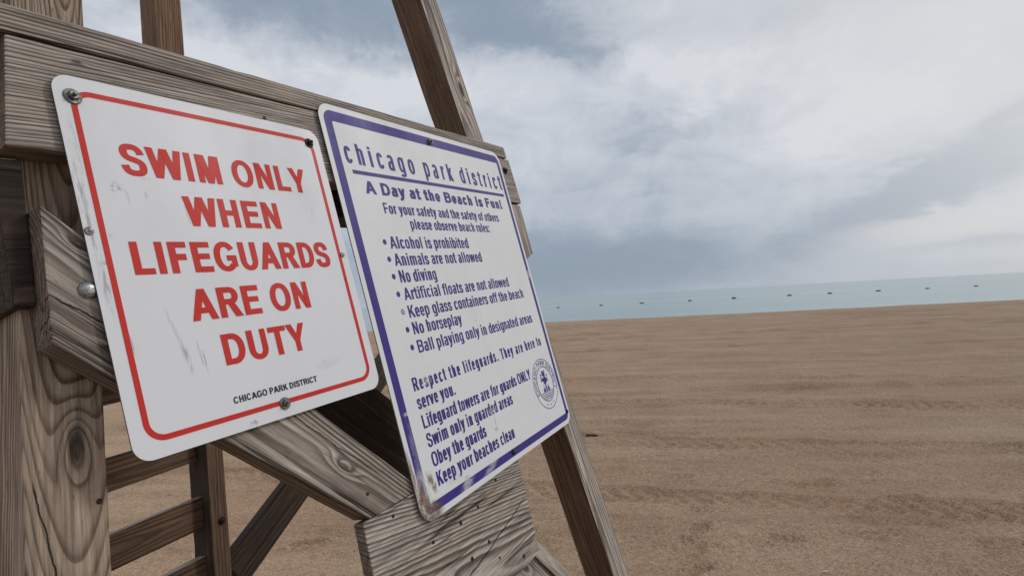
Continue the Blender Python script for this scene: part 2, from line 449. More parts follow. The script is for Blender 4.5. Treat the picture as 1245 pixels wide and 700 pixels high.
    h = t.m('SUBTRACT', h, t.m('ADD', t.m('MULTIPLY', ckm, 1.6), t.m('MULTIPLY', chm, 0.7)))
    bp = t.n('ShaderNodeBump'); bp.inputs['Strength'].default_value = 0.75; bp.inputs['Distance'].default_value = 0.0016
    t.put(bp.inputs['Height'], h); t.nt.links.new(bp.outputs[0], bs.inputs['Normal'])
    return m


# ------------------------------------------------------------------ the tower's frame: a along the beam, b up the side, n out of it
DIST = 0.70
_W = Matrix(((0.9985212, 0.0543632, 0), (0.0011398, -0.0209351, 0.9997802), (-0.0543512, 0.9983017, 0.0209661)))
_R = Matrix(((0.469734, -0.265073, 0.842073), (0.066119, 0.961742, 0.265860), (0.880328, 0.069207, -0.469289)))
_T = _W @ _R
T4 = _T.to_4x4()
T4.translation = Vector((0, 0, EYE)) - _T @ Vector((0, 0, DIST))

tower = bpy.data.objects.new('lifeguard_tower', None)
COL.objects.link(tower)
base = T4 @ Vector((0.85, -1.6, -0.45))
tower.location = (base.x, base.y, 0.0)
tag(tower, 'weathered grey timber lifeguard stand on the sand that carries both signs', 'lifeguard stand')
TOW = Matrix.Translation(tower.location).inverted() @ T4      # tower frame -> tower empty's local space


def board(name, p0, p1, w, n0, n1, front='grey', side='mid', poly=None, bevel=0.003, knots=(), parent=None, **kw):
    """a timber from p0 to p1 (centre line in a,b), w wide in the plane, from n0 to n1 in depth"""
    p0 = Vector(p0); p1 = Vector(p1)
    L_ = (p1 - p0).length
    ex = (p1 - p0) / L_
    ey = Vector((-ex.y, ex.x))
    c_ = (p0 + p1) / 2
    nm = (n0 + n1) / 2
    M = Matrix(((ex.x, ey.x, 0, c_.x), (ex.y, ey.y, 0, c_.y), (0, 0, 1, nm), (0, 0, 0, 1)))

    def loc(p):
        q_ = Vector(p) - c_
        return (q_.dot(ex), q_.dot(ey))
    pts = [loc(p) for p in poly] if poly else [(-L_ / 2, -w / 2), (L_ / 2, -w / 2), (L_ / 2, w / 2), (-L_ / 2, w / 2)]
    area = sum(pts[i][0] * pts[(i + 1) % len(pts)][1] - pts[(i + 1) % len(pts)][0] * pts[i][1] for i in range(len(pts)))
    if area < 0: pts.reverse()
    hz = (n1 - n0) / 2
    bm = bmesh.new()
    lo = [bm.verts.new((x, y, -hz)) for x, y in pts]
    hi = [bm.verts.new((x, y, hz)) for x, y in pts]
    k = len(pts)
    bm.faces.new(list(reversed(lo))); bm.faces.new(hi)
    for i in range(k):
        bm.faces.new((lo[i], lo[(i + 1) % k], hi[(i + 1) % k], hi[i]))
    bm.normal_update()
    longe = [e for e in bm.edges if e.calc_length() > 0.2 and abs(e.verts[0].co.z - e.verts[1].co.z) < 1e-5 and abs((e.verts[0].co - e.verts[1].co).normalized().x) > 0.55]
    if longe:
        bmesh.ops.subdivide_edges(bm, edges=longe, cuts=min(60, max(8, int(L_ / 0.03))), use_grid_fill=True)
    bm.normal_update()
    sharp = [e for e in bm.edges if len(e.link_faces) == 2 and e.calc_face_angle(0) > 0.5]
    rj = random.Random(int(L_ * 1e4) + len(name))
    for v_ in {v_ for e in sharp for v_ in e.verts}:
        chip = 0.0011 if rj.random() < 0.04 else 0.0
        cy_, cz_ = math.copysign(1, v_.co.y), math.copysign(1, v_.co.z)
        v_.co += Vector((0, -cy_ * (chip + rj.uniform(0, 0.0006)), -cz_ * (chip * 0.7 + rj.uniform(0, 0.0005))))
    bmesh.ops.bevel(bm, geom=sharp, offset=bevel, segments=2, affect='EDGES', profile=0.6)
    bm.normal_update()
    kl = [(*loc((ka, kb)), kr) for ka, kb, kr in knots]
    spl = [(loc(a_), loc(b_), w_) for a_, b_, w_ in kw.pop('splits', ())]
    seed = kw.pop('seed', random.randint(1, 90))
    m1 = wood(name + '_front', front, seed=seed, knots=kl, splits=spl, **kw)
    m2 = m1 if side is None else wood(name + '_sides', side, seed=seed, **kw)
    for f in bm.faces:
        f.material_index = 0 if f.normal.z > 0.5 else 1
    o = link_bm(name, bm, [m1, m2], parent or tower, TOW @ M)
    return o


G = -1.72     # b at which the legs pass into the sand


def along(p, slope, b):
    return (p[0] + slope * (b - p[1]), b)


# near corner post, far corner post, leg
pc = (0.2945, -0.05)
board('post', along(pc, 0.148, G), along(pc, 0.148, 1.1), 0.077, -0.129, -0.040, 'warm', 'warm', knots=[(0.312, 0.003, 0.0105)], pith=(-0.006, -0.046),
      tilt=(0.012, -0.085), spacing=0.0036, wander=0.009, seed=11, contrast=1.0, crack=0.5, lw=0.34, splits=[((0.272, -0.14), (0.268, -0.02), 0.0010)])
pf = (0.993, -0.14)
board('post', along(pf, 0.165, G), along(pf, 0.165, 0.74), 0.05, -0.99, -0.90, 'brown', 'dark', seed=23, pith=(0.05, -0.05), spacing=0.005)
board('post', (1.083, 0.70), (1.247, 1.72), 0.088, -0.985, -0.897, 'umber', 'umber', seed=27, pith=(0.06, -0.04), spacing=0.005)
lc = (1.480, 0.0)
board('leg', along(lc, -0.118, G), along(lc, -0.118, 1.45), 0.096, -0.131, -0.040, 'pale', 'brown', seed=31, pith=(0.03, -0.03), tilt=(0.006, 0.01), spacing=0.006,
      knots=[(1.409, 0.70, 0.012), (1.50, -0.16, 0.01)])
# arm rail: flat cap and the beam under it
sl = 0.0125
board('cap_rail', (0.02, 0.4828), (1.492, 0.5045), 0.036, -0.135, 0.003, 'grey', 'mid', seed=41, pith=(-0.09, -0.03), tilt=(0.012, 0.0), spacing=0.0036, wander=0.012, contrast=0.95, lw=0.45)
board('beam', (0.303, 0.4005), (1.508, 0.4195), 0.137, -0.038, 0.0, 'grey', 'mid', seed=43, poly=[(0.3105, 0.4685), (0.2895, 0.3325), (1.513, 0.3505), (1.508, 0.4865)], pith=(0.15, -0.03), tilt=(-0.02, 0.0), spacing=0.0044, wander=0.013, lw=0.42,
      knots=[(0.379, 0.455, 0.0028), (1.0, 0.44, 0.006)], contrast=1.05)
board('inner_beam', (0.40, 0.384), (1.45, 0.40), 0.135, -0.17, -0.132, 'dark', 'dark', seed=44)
for k, nn in enumerate((-0.245, -0.345, -0.445, -0.545)):
    board('seat_board', (0.36, 0.452), (1.46, 0.468), 0.036, nn, nn + 0.092, 'brown', 'dark', seed=50 + k)
board('cleat', (1.452, 0.346), (1.455, 0.185), 0.092, -0.0385, -0.001, 'grey', 'mid', poly=[(1.41, 0.344), (1.5, 0.344), (1.5, 0.196), (1.41, 0.165)], seed=46)
# braces and the low beam
board('brace', (0.301, 0.190), (0.72, -0.228), 0.123, -0.038, -0.0005, 'grey', 'mid', poly=[(0.309, 0.268), (0.293, 0.112), (0.655, -0.228), (0.786, -0.228)],
      seed=61, pith=(-0.012, -0.046), tilt=(0.035, 0.0), spacing=0.0046, wander=0.016, knots=[(0.335, 0.221, 0.004), (0.630, -0.135, 0.007), (0.345, 0.098, 0.0035)], contrast=1.1, splits=[((0.44, 0.085), (0.70, -0.175), 0.0009), ((0.30, 0.165), (0.42, 0.07), 0.0012)])
board('low_beam', (0.636, -0.356), (1.118, -0.366), 0.262, -0.022, 0.0, 'pale', 'mid', poly=[(0.638, -0.227), (0.622, -0.50), (1.108, -0.495), (1.128, -0.232)],
      seed=67, pith=(-0.07, -0.062), tilt=(0.16, 0.0), spacing=0.0062, wander=0.026, knots=[(0.79, -0.40, 0.006)], contrast=1.1, splits=[((0.80, -0.43), (1.112, -0.372), 0.0016)])
board('brace', (1.130, -0.475), (1.80, -1.29), 0.036, -0.128, -0.0395, 'pale', 'brown', seed=71)
board('brace', (1.02, -0.44), (1.66, -1.215), 0.105, -0.085, -0.047, 'pale', 'mid', seed=73, knots=[(1.10, -0.52, 0.012)], spacing=0.006)
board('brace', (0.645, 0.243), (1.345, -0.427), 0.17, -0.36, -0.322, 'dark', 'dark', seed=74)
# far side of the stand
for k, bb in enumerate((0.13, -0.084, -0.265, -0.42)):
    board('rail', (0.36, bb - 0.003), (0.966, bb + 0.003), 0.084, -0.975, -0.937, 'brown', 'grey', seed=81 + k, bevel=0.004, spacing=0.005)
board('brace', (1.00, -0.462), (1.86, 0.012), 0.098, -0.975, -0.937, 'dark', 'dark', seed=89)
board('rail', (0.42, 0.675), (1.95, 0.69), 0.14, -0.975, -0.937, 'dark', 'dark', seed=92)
# end-grain cross timber against the near post
board('cross_timber', (0.277, 0.235), (0.304, 0.235), 0.13, -1.0, -0.024, 'dark', 'dark', seed=94, poly=[(0.278, 0.160), (0.285, 0.328), (0.312, 0.328), (0.298, 0.160)])


# ------------------------------------------------------------------ metal
def metal(name, col, rough, rust=0.0):
    m, t, bs = new_mat(name)
    oc = t.n('ShaderNodeTexCoord').outputs['Object']
    n_ = t.noise(oc, 220, 4, 0.6)
    c = t.mix(t.rng(n_, 0.4, 0.65), col, tuple(v * 0.55 for v in col))
    if rust:
        c = t.mix(t.rng(t.noise(oc, 120, 3, 0.6), 0.5, 0.62, 0.0, rust), c, (0.11, 0.05, 0.025))
    t.put(bs.inputs['Base Color'], c)
    bs.inputs['Metallic'].default_value = 0.85
    t.put(bs.inputs['Roughness'], t.rng(n_, 0.3, 0.7, rough, rough + 0.25))
    return m


ZINC = metal('galvanised_steel', (0.36, 0.36, 0.35), 0.32, 0.25)
STEEL = metal('dull_steel', (0.20, 0.20, 0.195), 0.35, 0.2)
IRON = metal('dark_iron', (0.045, 0.04, 0.038), 0.5, 0.4)


def lathe(bm, prof, seg=20, z0=0.0):
    rings = []
    for r_, z_ in prof:
        rings.append([bm.verts.new((r_ * cos(2 * pi * i / seg), r_ * sin(2 * pi * i / seg), z_ + z0)) for i in range(seg)])
    for A, B in zip(rings, rings[1:]):
        for i in range(seg):
            bm.faces.new((A[i], A[(i + 1) % seg], B[(i + 1) % seg], B[i]))
    bm.faces.new(rings[-1])


def bolt_bm(wr, hr, hh, hexa=True):
    bm = bmesh.new()
    lathe(bm, [(wr, 0.0), (wr, 0.0012), (wr * 0.93, 0.0019), (wr * 0.4, 0.0021)], 24)
    if hexa:
        lathe(bm, [(hr, 0.0016), (hr, hh * 0.8), (hr * 0.86, hh)], 6)
        lathe(bm, [(hr * 0.42, hh * 0.95), (hr * 0.42, hh * 1.5), (hr * 0.3, hh * 1.6)], 12)
    else:
        lathe(bm, [(hr, 0.0016), (hr * 0.97, hh * 0.4), (hr * 0.75, hh * 0.8), (hr * 0.4, hh)], 20)
    return bm


def dome_bm(r_, h_):
    bm = bmesh.new()
    lathe(bm, [(r_, 0.0), (r_ * 0.96, h_ * 0.3), (r_ * 0.78, h_ * 0.68), (r_ * 0.48, h_ * 0.92), (r_ * 0.15, h_)], 24)
    return bm


def on_face(a, b, n, spin=0.0):
    return TOW @ Matrix.Translation((a, b, n)) @ Matrix.Rotation(spin, 4, 'Z')


link_bm('carriage_bolt', dome_bm(0.0105, 0.006), ZINC, tower, on_face(0.3375, 0.168, -0.0005))
bm = bolt_bm(0.011, 0.0065, 0.006); link_bm('bolt', bm, IRON, tower, on_face(1.462, 0.446, 0.0))
bm = bolt_bm(0.011, 0.0065, 0.006); link_bm('bolt', bm, IRON, tower, on_face(0.972, -0.30, -0.90))
nail0 = None
for a, b, n in [(0.703, -0.243, 0), (0.93, -0.321, 0), (1.013, -0.297, 0), (0.866, -0.325, 0), (0.936, -0.393, 0), (0.78, -0.322, 0), (0.872, -0.396, 0),
                (0.957, -0.435, 0), (1.042, -0.473, 0), (0.322, -0.062, -0.040), (0.643, 0.437, 0.0), (0.662, -0.19, -0.0005)]:
    if nail0 is None:
        bm = bmesh.new(); lathe(bm, [(0.0036, 0.0), (0.0034, 0.0007), (0.0020, 0.0010)], 12)
        nail0 = link_bm('nail_head', bm, IRON, tower, on_face(a, b, n)); o = nail0
    else:
        o = nail0.copy(); COL.objects.link(o); o.parent = tower; o.matrix_local = on_face(a, b, n)
    sc_ = random.uniform(0.75, 1.25)
    o.scale = (sc_, sc_, 1)


# ------------------------------------------------------------------ lettering engine (100 units = cap height)
def superarc(cx, cy, rx, ry, a0, a1, p=2.2, n=22):
    out = []
    for i in range(n + 1):
        t_ = radians(a0 + (a1 - a0) * i / n)
        c_, s_ = cos(t_), sin(t_)
        out.append((cx + rx * math.copysign(abs(c_) ** (2 / p), c_), cy + ry * math.copysign(abs(s_) ** (2 / p), s_)))
    return out


def bez(p0, p1, p2, p3, n=10):
    out = []
    for i in range(n + 1):
        t_ = i / n; u_ = 1 - t_
        out.append(tuple(u_ ** 3 * p0[k] + 3 * u_ * u_ * t_ * p1[k] + 3 * u_ * t_ * t_ * p2[k] + t_ ** 3 * p3[k] for k in (0, 1)))
    return out


class Glyph:
    def __init__(g): g.polys = []; g.w = 0.0
    def R(g, x0, y0, x1, y1): g.polys.append([[(x0, y0), (x1, y0), (x1, y1), (x0, y1)]])
    def P(g, *pts):
        a = sum(pts[i][0] * pts[(i + 1) % len(pts)][1] - pts[(i + 1) % len(pts)][0] * pts[i][1] for i in range(len(pts)))
        g.polys.append([list(pts) if a > 0 else list(reversed(pts))])
    def S(g, pts, s, h, closed=False):
        n = len(pts); quads_ = []; off = []
        for i in range(n):
            a = pts[(i - 1) % n] if closed or i > 0 else pts[i]
            b = pts[(i + 1) % n] if closed or i < n - 1 else pts[i]
            tx, ty = b[0] - a[0], b[1] - a[1]
            l_ = math.hypot(tx, ty) or 1.0
            nx_, ny_ = -ty / l_, tx / l_
            hw = 0.5 * sqrt((s * nx_) ** 2 + (h * ny_) ** 2)
            off.append(((pts[i][0] + nx_ * hw, pts[i][1] + ny_ * hw), (pts[i][0] - nx_ * hw, pts[i][1] - ny_ * hw)))
        for i in range(n if closed else n - 1):
            A, B = off[i], off[(i + 1) % n]
            quads_.append([A[1], B[1], B[0], A[0]])
        g.polys.append(quads_)


def glyph(ch, k, s, h, p=2.2, X=74.0):
    g = Glyph()
    lb = 9.5 * k
    if ch == ' ':
        g.w = 38 * k
    elif ch == 'I':
        g.w = s + 2 * lb; g.R(lb, 0, lb + s, 100)
    elif ch == 'L':
        g.w = 85 * k; g.R(lb, 0, lb + s, 100); g.R(lb + s, 0, g.w - 4 * k, h)
    elif ch in 'EF':
        g.w = (93 if ch == 'E' else 86) * k; g.R(lb, 0, lb + s, 100); re = g.w - 7 * k
        g.R(lb + s, 100 - h, re - 1 * k, 100); g.R(lb + s, 43 if ch == 'E' else 41, re - 6 * k, 43 + h)
        if ch == 'E': g.R(lb + s, 0, re, h)
    elif ch == 'H':
        g.w = 101 * k; g.R(lb, 0, lb + s, 100); g.R(g.w - lb - s, 0, g.w - lb, 100); g.R(lb + s, 42, g.w - lb - s, 42 + h)
    elif ch == 'N':
        g.w = 101 * k; w_ = g.w; q = s * 0.96
        g.R(lb, 0, lb + q, 100); g.R(w_ - lb - q, 0, w_ - lb, 100); g.P((lb, 100), (lb + s * 1.05, 100), (w_ - lb, 0), (w_ - lb - s * 1.05, 0))
    elif ch == 'M':
        g.w = 116 * k; w_ = g.w; q = s * 0.94; c_ = w_ / 2
        g.R(lb, 0, lb + q, 100); g.R(w_ - lb - q, 0, w_ - lb, 100)
        g.P((lb, 100), (lb + s * 1.42, 100), (c_ + s * 0.47, 0), (c_ - s * 0.47, 0)); g.P((w_ - lb, 100), (w_ - lb - s * 1.42, 100), (c_ - s * 0.47, 0), (c_ + s * 0.47, 0))
    elif ch in 'WV':
        g.w = 131 * k if ch == 'W' else 93 * k; w_ = g.w
        if ch == 'W':
            l1 = w_ * 0.268
            for f in (lambda x: x, lambda x: w_ - x):
                g.P((f(0.5), 100), (f(0.5 + s * 1.04), 100), (f(l1 + s * 0.53), 0), (f(l1 - s * 0.53), 0))
                g.P((f(l1 - s * 0.53), 0), (f(l1 + s * 0.53), 0), (f(w_ / 2 + s * 0.54), 100), (f(w_ / 2 - s * 0.54), 100))
        else:
            for f in (lambda x: x, lambda x: w_ - x):
                g.P((f(0), 100), (f(s * 1.1), 100), (f(w_ / 2 + s * 0.5), 0), (f(w_ / 2 - s * 0.5), 0))
    elif ch == 'A':
        g.w = 101 * k; w_ = g.w
        for f in (lambda x: x, lambda x: w_ - x):
            g.P((f(0), 0), (f(s * 1.08), 0), (f(w_ / 2 + s * 0.54), 100), (f(w_ / 2 - s * 0.54), 100))
        g.R(w_ * 0.26, 22, w_ * 0.74, 22 + h)
    elif ch == 'Y':
        g.w = 93 * k; w_ = g.w
        for f in (lambda x: x, lambda x: w_ - x):
            g.P((f(0), 100), (f(s * 1.15), 100), (f(w_ / 2 + s * 0.5), 38), (f(w_ / 2 - s * 0.5), 38))
        g.R(w_ / 2 - s / 2, 0, w_ / 2 + s / 2, 42)
    elif ch == 'T':
        g.w = 85 * k; g.R(2 * k, 100 - h, g.w - 2 * k, 100); g.R(g.w / 2 - s / 2, 0, g.w / 2 + s / 2, 100 - h)
    elif ch == 'K':
        g.w = 101 * k; w_ = g.w; g.R(lb, 0, lb + s, 100)
        g.P((lb + s * 0.9, 28), (lb + s * 0.9, 28 + h * 1.7), (w_ - 5 * k - s * 1.25, 100), (w_ - 4 * k, 100))
        g.P((w_ * 0.36, 48), (w_ * 0.36 + s * 0.75, 70), (w_, 0), (w_ - s * 1.28, 0))
    elif ch == 'O':
        g.w = 108 * k; g.S(superarc(g.w / 2, 50, g.w / 2 - 5 * k - s / 2, 51.5 - h / 2, 0, 354, p, 60), s, h, True)
    elif ch == 'U':
        g.w = 101 * k; w_ = g.w; ry = min(37, (w_ / 2) * 0.9)
        g.R(lb, ry, lb + s, 100); g.R(w_ - lb - s, ry, w_ - lb, 100)
        g.S(superarc(w_ / 2, ry, w_ / 2 - lb - s / 2, ry + 1.5 - h / 2, 180, 360, p, 30), s, h)
    elif ch == 'D':
        g.w = 101 * k; w_ = g.w; g.R(lb, 0, lb + s, 100); xm = w_ * 0.46
        g.R(lb + s, 100 - h, xm, 100); g.R(lb + s, 0, xm, h); g.S(superarc(xm, 50, w_ - 6 * k - s / 2 - xm, 50 - h / 2, -90, 90, p, 34), s, h)
    elif ch in 'PRB':
        g.w = (93 if ch == 'P' else 101) * k; w_ = g.w; g.R(lb, 0, lb + s, 100)
        xm = w_ * 0.56; yb = {'P': 37, 'R': 42, 'B': 45}[ch]; cy = (100 + yb) / 2
        g.R(lb + s, 100 - h, xm, 100); g.R(lb + s, yb, xm, yb + h); g.S(superarc(xm, cy, w_ - 7 * k - s / 2 - xm, cy - yb - h / 2, -90, 90, p, 26), s, h)
        if ch == 'R': g.P((w_ * 0.46, yb + 1), (w_ * 0.46 + s * 1.05, yb + 4), (w_ + 0.5 * k, 0), (w_ - s * 1.22, 0))
        if ch == 'B': g.R(lb + s, 0, xm, h); g.S(superarc(xm, (yb + h) / 2, w_ - 5 * k - s / 2 - xm, (yb + h) / 2 - h / 2, -90, 90, p, 26), s, h)
    elif ch in 'CG':
        g.w = (101 if ch == 'C' else 108) * k; w_ = g.w; rx = w_ / 2 - 5 * k - s / 2; ry = 51.5 - h / 2
        g.S(superarc(w_ / 2, 50, rx, ry, 32, 328 if ch == 'C' else 318, p, 50), s, h)
        if ch == 'G': g.R(w_ * 0.54, 54 - h, w_ - 6 * k, 54); g.P((w_ - 6 * k - s * 0.92, 54 - h), (w_ - 6 * k, 54 - h), (w_ - 6 * k, 15), (w_ - 6 * k - s * 0.92, 10))
    elif ch == 'S':
        g.w = 93 * k; f = g.w / 93.0; i_ = s / 2 / f
        l, r = 4 + i_, 89 - i_; t_, b_ = 101.5 - h / 2, h / 2 - 1.5
        pts = bez((r - 1.5, 69), (r - 3, 83), (63, t_), (46, t_))[:-1] + bez((46, t_), (26, t_), (l + 2, 87), (l + 2, 74))[:-1] \
            + bez((l + 2, 74), (l + 2, 60), (30, 55.5), (47, 51.5))[:-1] + bez((47, 51.5), (66, 47), (r, 43), (r, 27.5))[:-1] \
            + bez((r, 27.5), (r, 13), (66, b_), (47, b_))[:-1] + bez((47, b_), (27, b_), (l + 1, 15), (l - 0.5, 32))
        g.S([(x * f, y) for x, y in pts], s, h)
    # ---- lower case
    elif ch == 'i' or ch == 'l':
        g.w = s + 2 * lb; g.R(lb, 0, lb + s, X if ch == 'i' else 101)
        if ch == 'i': g.R(lb, 101 - h * 1.05, lb + s, 101)
    elif ch in 'nhmur':
        ww = {'n': 80, 'h': 80, 'u': 80, 'r': 54, 'm': 122}[ch] * k
        g.w = ww; xr = ww - lb - s / 2; xl = lb + s / 2
        if ch == 'u':
            rx = (xr - xl) / 2; ry = min(rx * 1.35, 30)
            g.R(xr - s / 2, 0, xr + s / 2, X); g.R(lb, ry, lb + s, X)
            g.S(superarc((xl + xr) / 2, ry, rx, ry + 1 - h / 2, 180, 330, p, 18), s, h)
        else:
            g.R(lb, 0, lb + s, 101 if ch == 'h' else X)
            if ch == 'r':
                g.S(bez((xl, X * 0.55), (xl + s * 0.2, X * 0.85), (xl + s * 0.6, X - h * 0.45), (ww - 1 * k, X - h * 0.62)), s, h * 1.25)
            else:
                nl = 2 if ch == 'm' else 1
                wd = (xr - xl) / nl
                for j in range(nl):
                    x0, x1 = xl + wd * j, xl + wd * (j + 1)
                    rx = (x1 - x0) / 2; ry = min(rx * 1.35, 30); yc = X + 1 - ry
                    g.R(x1 - s / 2, 0, x1 + s / 2, yc)
                    g.S(superarc((x0 + x1) / 2, yc, rx, ry - h / 2, 0, 150, p, 18), s, h)
    elif ch in 'obdpqgce':
        ww = (74 if ch in 'ce' else 80) * k
        g.w = ww; e_ = 6 * k; rx = ww / 2 - e_ - s / 2; ry = X / 2 + 1 - h / 2; cx = ww / 2
        if ch == 'c': g.S(superarc(cx, X / 2, rx, ry, 28, 332, p, 40), s, h)
        elif ch == 'e':
            g.S(superarc(cx, X / 2, rx, ry, 0, 328, p, 44), s, h); g.R(e_ + s * 0.7, X / 2 - h * 0.55, ww - e_ - s * 0.05, X / 2 + h * 0.3)
        else:
            g.S(superarc(cx, X / 2, rx, ry, 0, 354, p, 48), s, h, True)
            if ch == 'b': g.R(e_, 0, e_ + s, 101)
            if ch == 'd': g.R(ww - e_ - s, 0, ww - e_, 101)
            if ch == 'p': g.R(e_, -24, e_ + s, X)
            if ch == 'q': g.R(ww - e_ - s, -24, ww - e_, X)
            if ch == 'g':
                g.R(ww - e_ - s, -8, ww - e_, X); g.S(superarc(cx, -6, rx, 18 - h / 2 + 1, 0, -155, p, 18), s, h)
    elif ch == 'a':
        ww = 76 * k; g.w = ww; e_ = 5 * k; xr = ww - e_ - s / 2 - 3 * k; xl = e_ + s / 2
        g.R(xr - s / 2, 0, xr + s / 2, X - 22)
        g.S(superarc((xl + xr) / 2 + 1 * k, X - 24, (xr - xl) / 2 - 1 * k, 25 - h / 2, 0, 160, p, 18), s, h)
        g.S([(xr, 43)] + bez((xr - s * 0.5, 43), (xl + 6 * k, 43), (xl, 36), (xl, 21), 8) + bez((xl, 21), (xl, 6), (xl + 8 * k, h / 2 - 1), (xl + 16 * k, h / 2 - 1), 8)[1:]
            + bez((xl + 16 * k, h / 2 - 1), (xr - 6 * k, h / 2 - 1), (xr, 10), (xr, 18), 6)[1:], s * 0.95, h)
    elif ch == 's':
        ww = 70 * k; g.w = ww; f = ww / 93.0; i_ = s / 2 / f; ys_ = X / 100
        l, r = 5 + i_, 88 - i_; t_, b_ = X + 1 - h / 2, h / 2 - 1
        pts = bez((r - 1, 53), (r - 3, 64), (63, t_), (46, t_))[:-1] + bez((46, t_), (26, t_), (l + 1, 65), (l + 1, 54.5))[:-1] \
            + bez((l + 1, 54.5), (l + 1, 44), (30, 41.5), (47, 38))[:-1] + bez((47, 38), (66, 34.5), (r, 31), (r, 20))[:-1] \
            + bez((r, 20), (r, 9), (66, b_), (47, b_))[:-1] + bez((47, b_), (27, b_), (l + 1, 10), (l, 22.5))
        g.S([(x * f, y) for x, y in pts], s, h)
    elif ch == 't':
        ww = 50 * k; g.w = ww; x0 = ww * 0.22
        g.R(x0, 14, x0 + s, 95); g.R(1 * k, X - h, ww - 2 * k, X); g.S(bez((x0 + s / 2, 16), (x0 + s / 2, 6), (x0 + s * 0.7, h / 2), (ww - 1 * k, h / 2 + 0.5), 8), s, h)
    elif ch == 'f':
        ww = 50 * k; g.w = ww; x0 = ww * 0.22
        g.R(x0, 0, x0 + s, 84); g.R(1 * k, X - h, ww - 3 * k, X); g.S(bez((x0 + s / 2, 82), (x0 + s / 2, 94), (x0 + s * 0.8, 101 - h / 2), (ww + 1 * k, 101 - h / 2), 8), s, h)
    elif ch == 'k':
        ww = 76 * k; g.w = ww; g.R(lb, 0, lb + s, 101)
        g.P((lb + s * 0.9, 20), (lb + s * 0.9, 20 + h * 1.8), (ww - 4 * k - s * 1.1, X), (ww - 3 * k, X)); g.P((ww * 0.36, 36), (ww * 0.36 + s * 0.7, 52), (ww, 0), (ww - s * 1.2, 0))
    elif ch in 'vy':
        ww = 72 * k; g.w = ww
        g.P((0, X), (s * 1.06, X), (ww / 2 + s * 0.5, 0), (ww / 2 - s * 0.5, 0)); g.P((ww, X), (ww - s * 1.06, X), (ww / 2 - s * 0.5, 0), (ww / 2 + s * 0.5, 0))
        if ch == 'y': g.S(bez((ww / 2 + s * 0.1, 6), (ww / 2 - s * 0.25, -12), (ww / 2 - s * 0.4, -18), (ww * 0.08, -18), 8), s, h)
    elif ch == 'w':
        ww = 108 * k; g.w = ww; l1 = ww * 0.27; q = s * 0.94
        for f in (lambda x: x, lambda x: ww - x):
            g.P((f(0), X), (f(q * 1.06), X), (f(l1 + q * 0.5), 0), (f(l1 - q * 0.5), 0)); g.P((f(l1 - q * 0.5), 0), (f(l1 + q * 0.5), 0), (f(ww / 2 + q * 0.5), X), (f(ww / 2 - q * 0.5), X))
    elif ch in '.:!':
        g.w = s + 2 * lb; g.R(lb, 0, lb + s, h * 1.25)
        if ch == ':': g.R(lb, X - h * 1.25, lb + s, X)
        if ch == '!': g.P((lb + s * 0.18, 30), (lb + s * 0.82, 30), (lb + s, 100), (lb, 100))
    return g


def layout(text, k, s, h, track, p, X):
    x = 0.0; out = []
    lo, hi = 1e9, -1e9
    for ch in text:
        g = glyph(ch, k, s, h, p, X)
        for st in g.polys:
            pl = [[(x + a, b) for a, b in q] for q in st]
            out.append(pl)
            for q in pl:
                for a, b in q: lo = min(lo, a); hi = max(hi, a)
        x += g.w + track
    return out, lo, hi


def text_strokes(text, x0, x1, y0, cap, s=20, h=17, p=2.2, X=74, track=0.0, k=None):
    """strokes in metres, fitted to the width x0..x1; either the letter width or (k given) the spacing is solved"""
    target = (x1 - x0) / cap * 100
    if k is None:
        a, b = 0.2, 1.6
        for _ in range(40):
            c_ = (a + b) / 2
            o_, lo, hi = layout(text, c_, s, h, track * c_, p, X)
            if hi - lo < target: a = c_
            else: b = c_
    else:
        o_, lo, hi = layout(text, k, s, h, 0, p, X)
        tr = (target - (hi - lo)) / (len(text) - 1)
        o_, lo, hi = layout(text, k, s, h, tr, p, X)
    f = cap / 100
    return [[[((a - lo) * f + x0, b * f + y0) for a, b in q] for q in st] for st in o_]


def ink_mesh(name, strokes, z, mat, parent, label=None):
    verts, faces = [], []
    for i, st in enumerate(strokes):
        zz = z + (i % 5) * 0.00009
        for q in st:
            b0 = len(verts)
            verts += [(a, b, zz) for a, b in q]
            faces.append(tuple(range(b0, b0 + len(q))))
    o = link_mesh(name, verts, faces, mat, parent, Matrix.Identity(4))
    if label: o['label'] = label
    return o


def rrect(x0, y0, x1, y1, r_, n=8):
    out = []
    for cx, cy, a0 in [(x1 - r_, y1 - r_, 0), (x0 + r_, y1 - r_, 90), (x0 + r_, y0 + r_, 180), (x1 - r_, y0 + r_, 270)]:
        for i in range(n + 1):
            a = radians(a0 + 90 * i / n)
            out.append((cx + r_ * cos(a), cy + r_ * sin(a)))
    return out


def ring_strokes(outer, inner):
    n = len(outer)
    return [[[outer[i], outer[(i + 1) % n], inner[(i + 1) % n], inner[i]] for i in range(n)]]


# ------------------------------------------------------------------ sign paint and its wear
def mark_mask(t, oc, marks, lo=0.53, hi=0.72, top=0.70):
    """each mark: x, y, rx, ry, rotation, strength, noise scale (x,y)"""
    tot = None
    for x, y, rx, ry, ro, k, sx, sy in marks:
        q = t.mapping(oc, (x, y, 0), (0, 0, radians(ro)), (rx, ry, 1.0), 'TEXTURE')
        xy = t.xyz(q)
        g = t.rng(t.v('LENGTH', t.comb(xy[0], xy[1], 0.0)), 0.25, 1.0, 1.0, 0.0, smooth=True)
        n_ = t.noise(t.mapping(oc, loc=(x * 31, y * 17, 0), rot=(0, 0, -radians(ro)), scale=(sx, sy, 1)), 1.0, 4, 0.65)
        mk = t.m('MULTIPLY', t.m('MULTIPLY', t.m('POWER', g, 0.7), t.rng(t.m('ADD', n_, t.m('MULTIPLY', g, 0.12)), lo, hi, 0.0, top)), k)
        tot = mk if tot is None else t.m('MAXIMUM', tot, mk)
    return tot


